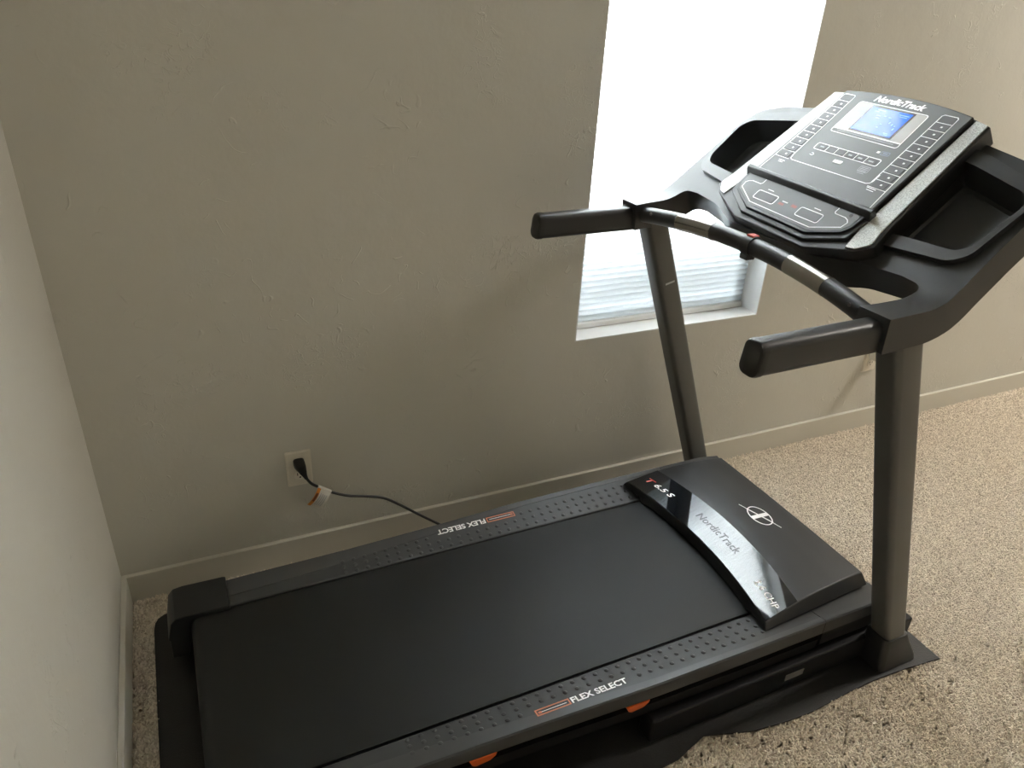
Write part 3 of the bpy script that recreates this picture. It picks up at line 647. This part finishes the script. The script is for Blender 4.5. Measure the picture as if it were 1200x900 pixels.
for (x, y, L_, wd) in ((0.040, 0.2555, 0.022, 0.002), (0.044, 0.2505, 0.012, 0.0016), (-0.022, 0.2545, 0.026, 0.0022), (-0.026, 0.2495, 0.020, 0.0016), (0.030, 0.240, 0.012, 0.002), (0.010, 0.242, 0.006, 0.003), (0.026, 0.233, 0.010, 0.002), (-0.004, 0.241, 0.008, 0.002), (0.0, 0.219, 0.006, 0.0024), (0.002, 0.209, 0.006, 0.0024), (-0.018, 0.228, 0.003, 0.006), (-0.028, 0.224, 0.003, 0.006), (-0.036, 0.222, 0.004, 0.002), (-0.040, 0.213, 0.004, 0.006), (-0.030, 0.198, 0.012, 0.0016), (-0.034, 0.1945, 0.010, 0.0016)):
    sg_.append(([(x, y), (x-L_, y+0.0002)], wd, False))
strokes(sg_, pm, 0.0013, 0.0002).make('screen_digits', M['segment'], panel, smooth=False, label='pale blue digits')
strokes([([(0.085, 0.1755), (-0.078, 0.1765)], 0.0016, False)], pm, 0.0001).make('printed_line', M['printdim'], panel, smooth=False)
# book ledge across the console
lg = G().sweep([[pmap(s, t, n_) for t, n_ in ((-0.013, -0.006), (0.009, -0.006), (0.010, 0.012), (0.007, 0.015), (0.000, 0.015), (-0.005, 0.011))] for s in (0.199, 0.10, 0, -0.10, -0.196)])
lg.make('book_ledge', M['plastic'], T, bevel=0.0015)
# lower key panel
rimp = sym([(0.104, -0.109), (0.190, -0.068), (0.196, -0.012)])
lower = plate(rimp, [], [], pmap, 0.0005, -0.012).make('key_panel', M['plastic'], T, bevel=0.003, seg=3)
plate(sym([(0.097, -0.096), (0.172, -0.062), (0.184, -0.040), (0.186, -0.010)]), [], [], pmap, 0.0055, -0.002).make('raised_plate', M['plastic'], lower, bevel=0.002)
plate(sym([(0.099, -0.087), (0.167, -0.057), (0.177, -0.040), (0.179, -0.012)]), [], [], pmap, 0.0061, 0.004).make('face_overlay', M['overlay'], lower, label='grey printed overlay')
def pk(x, y, n_): return pmap(x, y, 0.0061+n_)
ol = [(0.118, -0.012), (0.118, -0.024), (0.122, -0.0275), (0.150, -0.0275), (0.160, -0.031), (0.166, -0.037), (0.163, -0.052), (0.100, -0.0805)]
strokes([(ol+[(-a, c) for a, c in reversed(ol)], W, False)]+[(fillet([(a+0.034, -0.0425), (a-0.034, -0.0415), (a-0.035, -0.066), (a+0.033, -0.067)], 0.006, 4), W, True) for a in (0.073, -0.070)]+
        [([(a, -0.0335), (a-0.020, -0.0335)], 0.0022, False) for a in (0.087, -0.066)]+[([(0.022, -0.0475), (0.004, -0.0475)], 0.003, False)], pk, 0.0001).make('printed_lines', M['print'], lower, smooth=False, label='white printed outlines')
for pl_ in (([(0.026, -0.0555), (0.010, -0.0555)], 0.006, False), ([(-0.010, -0.049), (-0.026, -0.0495)], 0.007, False)): strokes([pl_], pk, 0.0001).make('printed_mark', M['redlabel'], lower, smooth=False, label='faded red key mark')
for a in (0.073, -0.070): plate(rrect_ := [(a+x, -0.0542+y) for x, y in rrect(0.060, 0.0195, 0.004, 3)], [], [], pmap, 0.0068, 0.006).make('key', M['button'], lower)
G().sweep([[pmap(-0.157+0.004*math.cos(k_*math.pi/6), -0.018+0.004*math.sin(k_*math.pi/6), n_) for k_ in range(12)] for n_ in (0.0060, 0.0068)]).make('jack', M['slot'], lower)

# --- handrails
def handrail(s_):
    rg = []; u0, u1 = 1.122, 1.43; vc = s_*0.405
    for u, k_ in ((u0+0.004, 1.0), (1.2, 1.0), (1.3, 1.0), (u1, 1.0)):
        rg.append([(u+c*0.10*(1 if u < 1.15 else 0), vc+a, 1.0165+0.012*(u-u0)+c) for a, c in rrect(0.046, 0.063, 0.016, 6)])
    h = G().sweep(rg).make('handrail', M['grip'], T)
    cp = []
    for du, k_ in ((0.012, 1.03), (0.002, 1.03), (-0.003, 0.97), (-0.0055, 0.84)):
        cp.append([(u0+du+c*k_*0.10, vc+a*k_, 1.0165+c*k_) for a, c in rrect(0.046, 0.063, 0.016, 6)])
    G().sweep(cp).make('grip_cap', M['plastic'], h)
both(handrail)
# --- pulse bar
def bar_c(v): q = 1-(v/0.385)**2; return Vector((1.425+0.037*q, v, 1.033+0.026*q))
def tube(v0, v1, r, n_=10, m_=18):
    rg = []
    for i in range(n_+1):
        v_ = v0+(v1-v0)*i/n_; c = bar_c(v_); t = (bar_c(v_+0.005)-bar_c(v_-0.005)).normalized(); a = t.cross(Vector((0, 0, 1))).normalized(); b_ = a.cross(t)
        rg.append([tuple(c+a*r*math.cos(2*math.pi*k_/m_)+b_*r*math.sin(2*math.pi*k_/m_)) for k_ in range(m_)])
    return G().sweep(rg)
pb = tube(0.385, -0.385, 0.0205, 24).make('pulse_bar', M['grip'], T)
for s_ in (1, -1): tube(s_*0.245, s_*0.125, 0.0214, 8).make('pulse_sensor', M['pulse'], pb, label='metal pulse sensor pad')
clip_ = tube(0.016, -0.012, 0.0235, 4).make('safety_key_holder', M['plastic'], pb, bevel=0.001)
c = bar_c(0.002)
G().box(c.x-0.010, c.x+0.011, c.y-0.011, c.y+0.010, c.z+0.0195, c.z+0.0255).make('safety_key', M['red'], pb, bevel=0.002, label='red safety key')
G().box(c.x-0.017, c.x+0.008, c.y-0.012, c.y+0.012, c.z-0.031, c.z-0.018).make('key_holder_base', M['plastic'], pb, bevel=0.002)
for s_ in (1, -1):
    c = bar_c(s_*0.33); G().sweep([[(c.x-0.0195+dx, c.y+0.004*math.cos(k_*math.pi/5), c.z+0.008+0.004*math.sin(k_*math.pi/5)) for k_ in range(10)] for dx in (0.002, -0.0015)]).make('screw', M['steel'], pb)

# ------------------------------------------------------------------ power cord
PC = thing('power_cord', 'black power cord with an orange and white warning tag plugged into the wall', 'cord', (0.497, -0.012, 0.344))
O = Vector(PC.location)
cp = [Vector(p) for p in ((0.505, -0.036, 0.312), (0.517, -0.040, 0.292), (0.536, -0.042, 0.276), (0.572, -0.040, 0.247), (0.62, -0.034, 0.218), (0.672, -0.028, 0.198), (0.726, -0.026, 0.176), (0.775, -0.030, 0.140), (0.82, -0.036, 0.103), (0.875, -0.048, 0.062), (0.93, -0.060, 0.026), (1.00, -0.072, 0.007), (1.10, -0.085, 0.0045))]
fine = []
for i in range(len(cp)-1):
    p0 = cp[max(0, i-1)]; p1 = cp[i]; p2 = cp[i+1]; p3 = cp[min(len(cp)-1, i+2)]
    for q in range(6):
        t = q/6; fine.append(0.5*((2*p1)+(p2-p0)*t+(2*p0-5*p1+4*p2-p3)*t*t+(3*p1-p0-3*p2+p3)*t**3))
fine.append(cp[-1])
def tube_along(ps, r, m_=10):
    rg = []
    for i, p in enumerate(ps):
        t = (ps[min(i+1, len(ps)-1)]-ps[max(i-1, 0)]).normalized(); a = t.cross(Vector((0, 1, 0.2))).normalized(); b_ = a.cross(t)
        rr_ = r(i/(len(ps)-1)) if callable(r) else r
        rg.append([tuple(p-O+a*rr_*math.cos(2*math.pi*k_/m_)+b_*rr_*math.sin(2*math.pi*k_/m_)) for k_ in range(m_)])
    return G().sweep(rg)
tube_along(fine, 0.0040).make('cable', M['cord'], PC)
# plug body: flat against the socket, tapering down into the cable
rg = []
for k_, (x, y, z, wd, dp_) in enumerate(((0.493, -0.0095, 0.3485, 0.030, 0.028), (0.4935, -0.020, 0.347, 0.030, 0.028), (0.4955, -0.030, 0.342, 0.027, 0.026), (0.499, -0.036, 0.332, 0.020, 0.020), (0.5025, -0.037, 0.321, 0.013, 0.013), (0.506, -0.037, 0.310, 0.0095, 0.0095))):
    ax = Vector((1, 0, 0)); nd = [Vector((0, -1, 0)), Vector((0, -1, -0.15)), Vector((0.2, -0.7, -0.7)), Vector((0.3, -0.3, -1)), Vector((0.3, -0.1, -1)), Vector((0.3, -0.1, -1))][k_].normalized()
    a = (ax-nd*ax.dot(nd)).normalized(); b_ = nd.cross(a)
    rg.append([tuple(Vector((x, y, z))-O+a*px+b_*py) for px, py in rrect(wd, dp_, min(wd, dp_)*0.28, 3)])
G().sweep(rg).make('plug', M['cord'], PC)
# tag wrapped on the cable: a white roll, then a curled flag
k0, k1 = Vector((0.534, -0.043, 0.2785)), Vector((0.569, -0.041, 0.2505)); dr = (k1-k0)
roll = tube_along([k0+dr*i/6 for i in range(7)], 0.0052); roll.make('warning_tag', M['paper'], PC, label='white paper tag rolled on the cord')
dn = Vector((-0.036, 0, -0.050))
def flag(a0, a1, nm, mt_, off, par=PC, b0=0.0, b1=1.0, **kk):
    v_ = []; f_ = []; nx, ny = 4, 8
    for j in range(ny+1):
        for i in range(nx+1):
            a = a0+(a1-a0)*i/nx; q = b0+(b1-b0)*j/ny
            v_.append(tuple(k0-O+dr*a*(1-0.05*q)+dn*q+Vector((0.003*math.sin(q*2.5), -0.006*math.sin(q*3.0)-off, 0))))
    for j in range(ny):
        for i in range(nx): a = j*(nx+1)+i; f_.append((a, a+1, a+nx+2, a+nx+1))
    n_ = len(v_); v_ += [(x, y+0.0006, z) for x, y, z in v_]; f_ += [tuple(n_+i for i in reversed(q)) for q in f_]
    return obj(nm, v_, f_, mt_, par, **kk)
tg = flag(0.0, 1.0, 'tag_flag', M['paper'], 0.0044, label='white paper tag flag')
flag(0.0, 0.24, 'tag_stripe', M['tagorange'], 0.0052, tg, label='orange warning stripe')
flag(0.05, 0.19, 'tag_print', M['tagbrown'], 0.0059, tg, 0.25, 0.72)
for a in (0.36, 0.50, 0.64, 0.78): flag(a, a+0.05, 'tag_print', M['printdim'], 0.0052, tg, 0.2, 0.85)
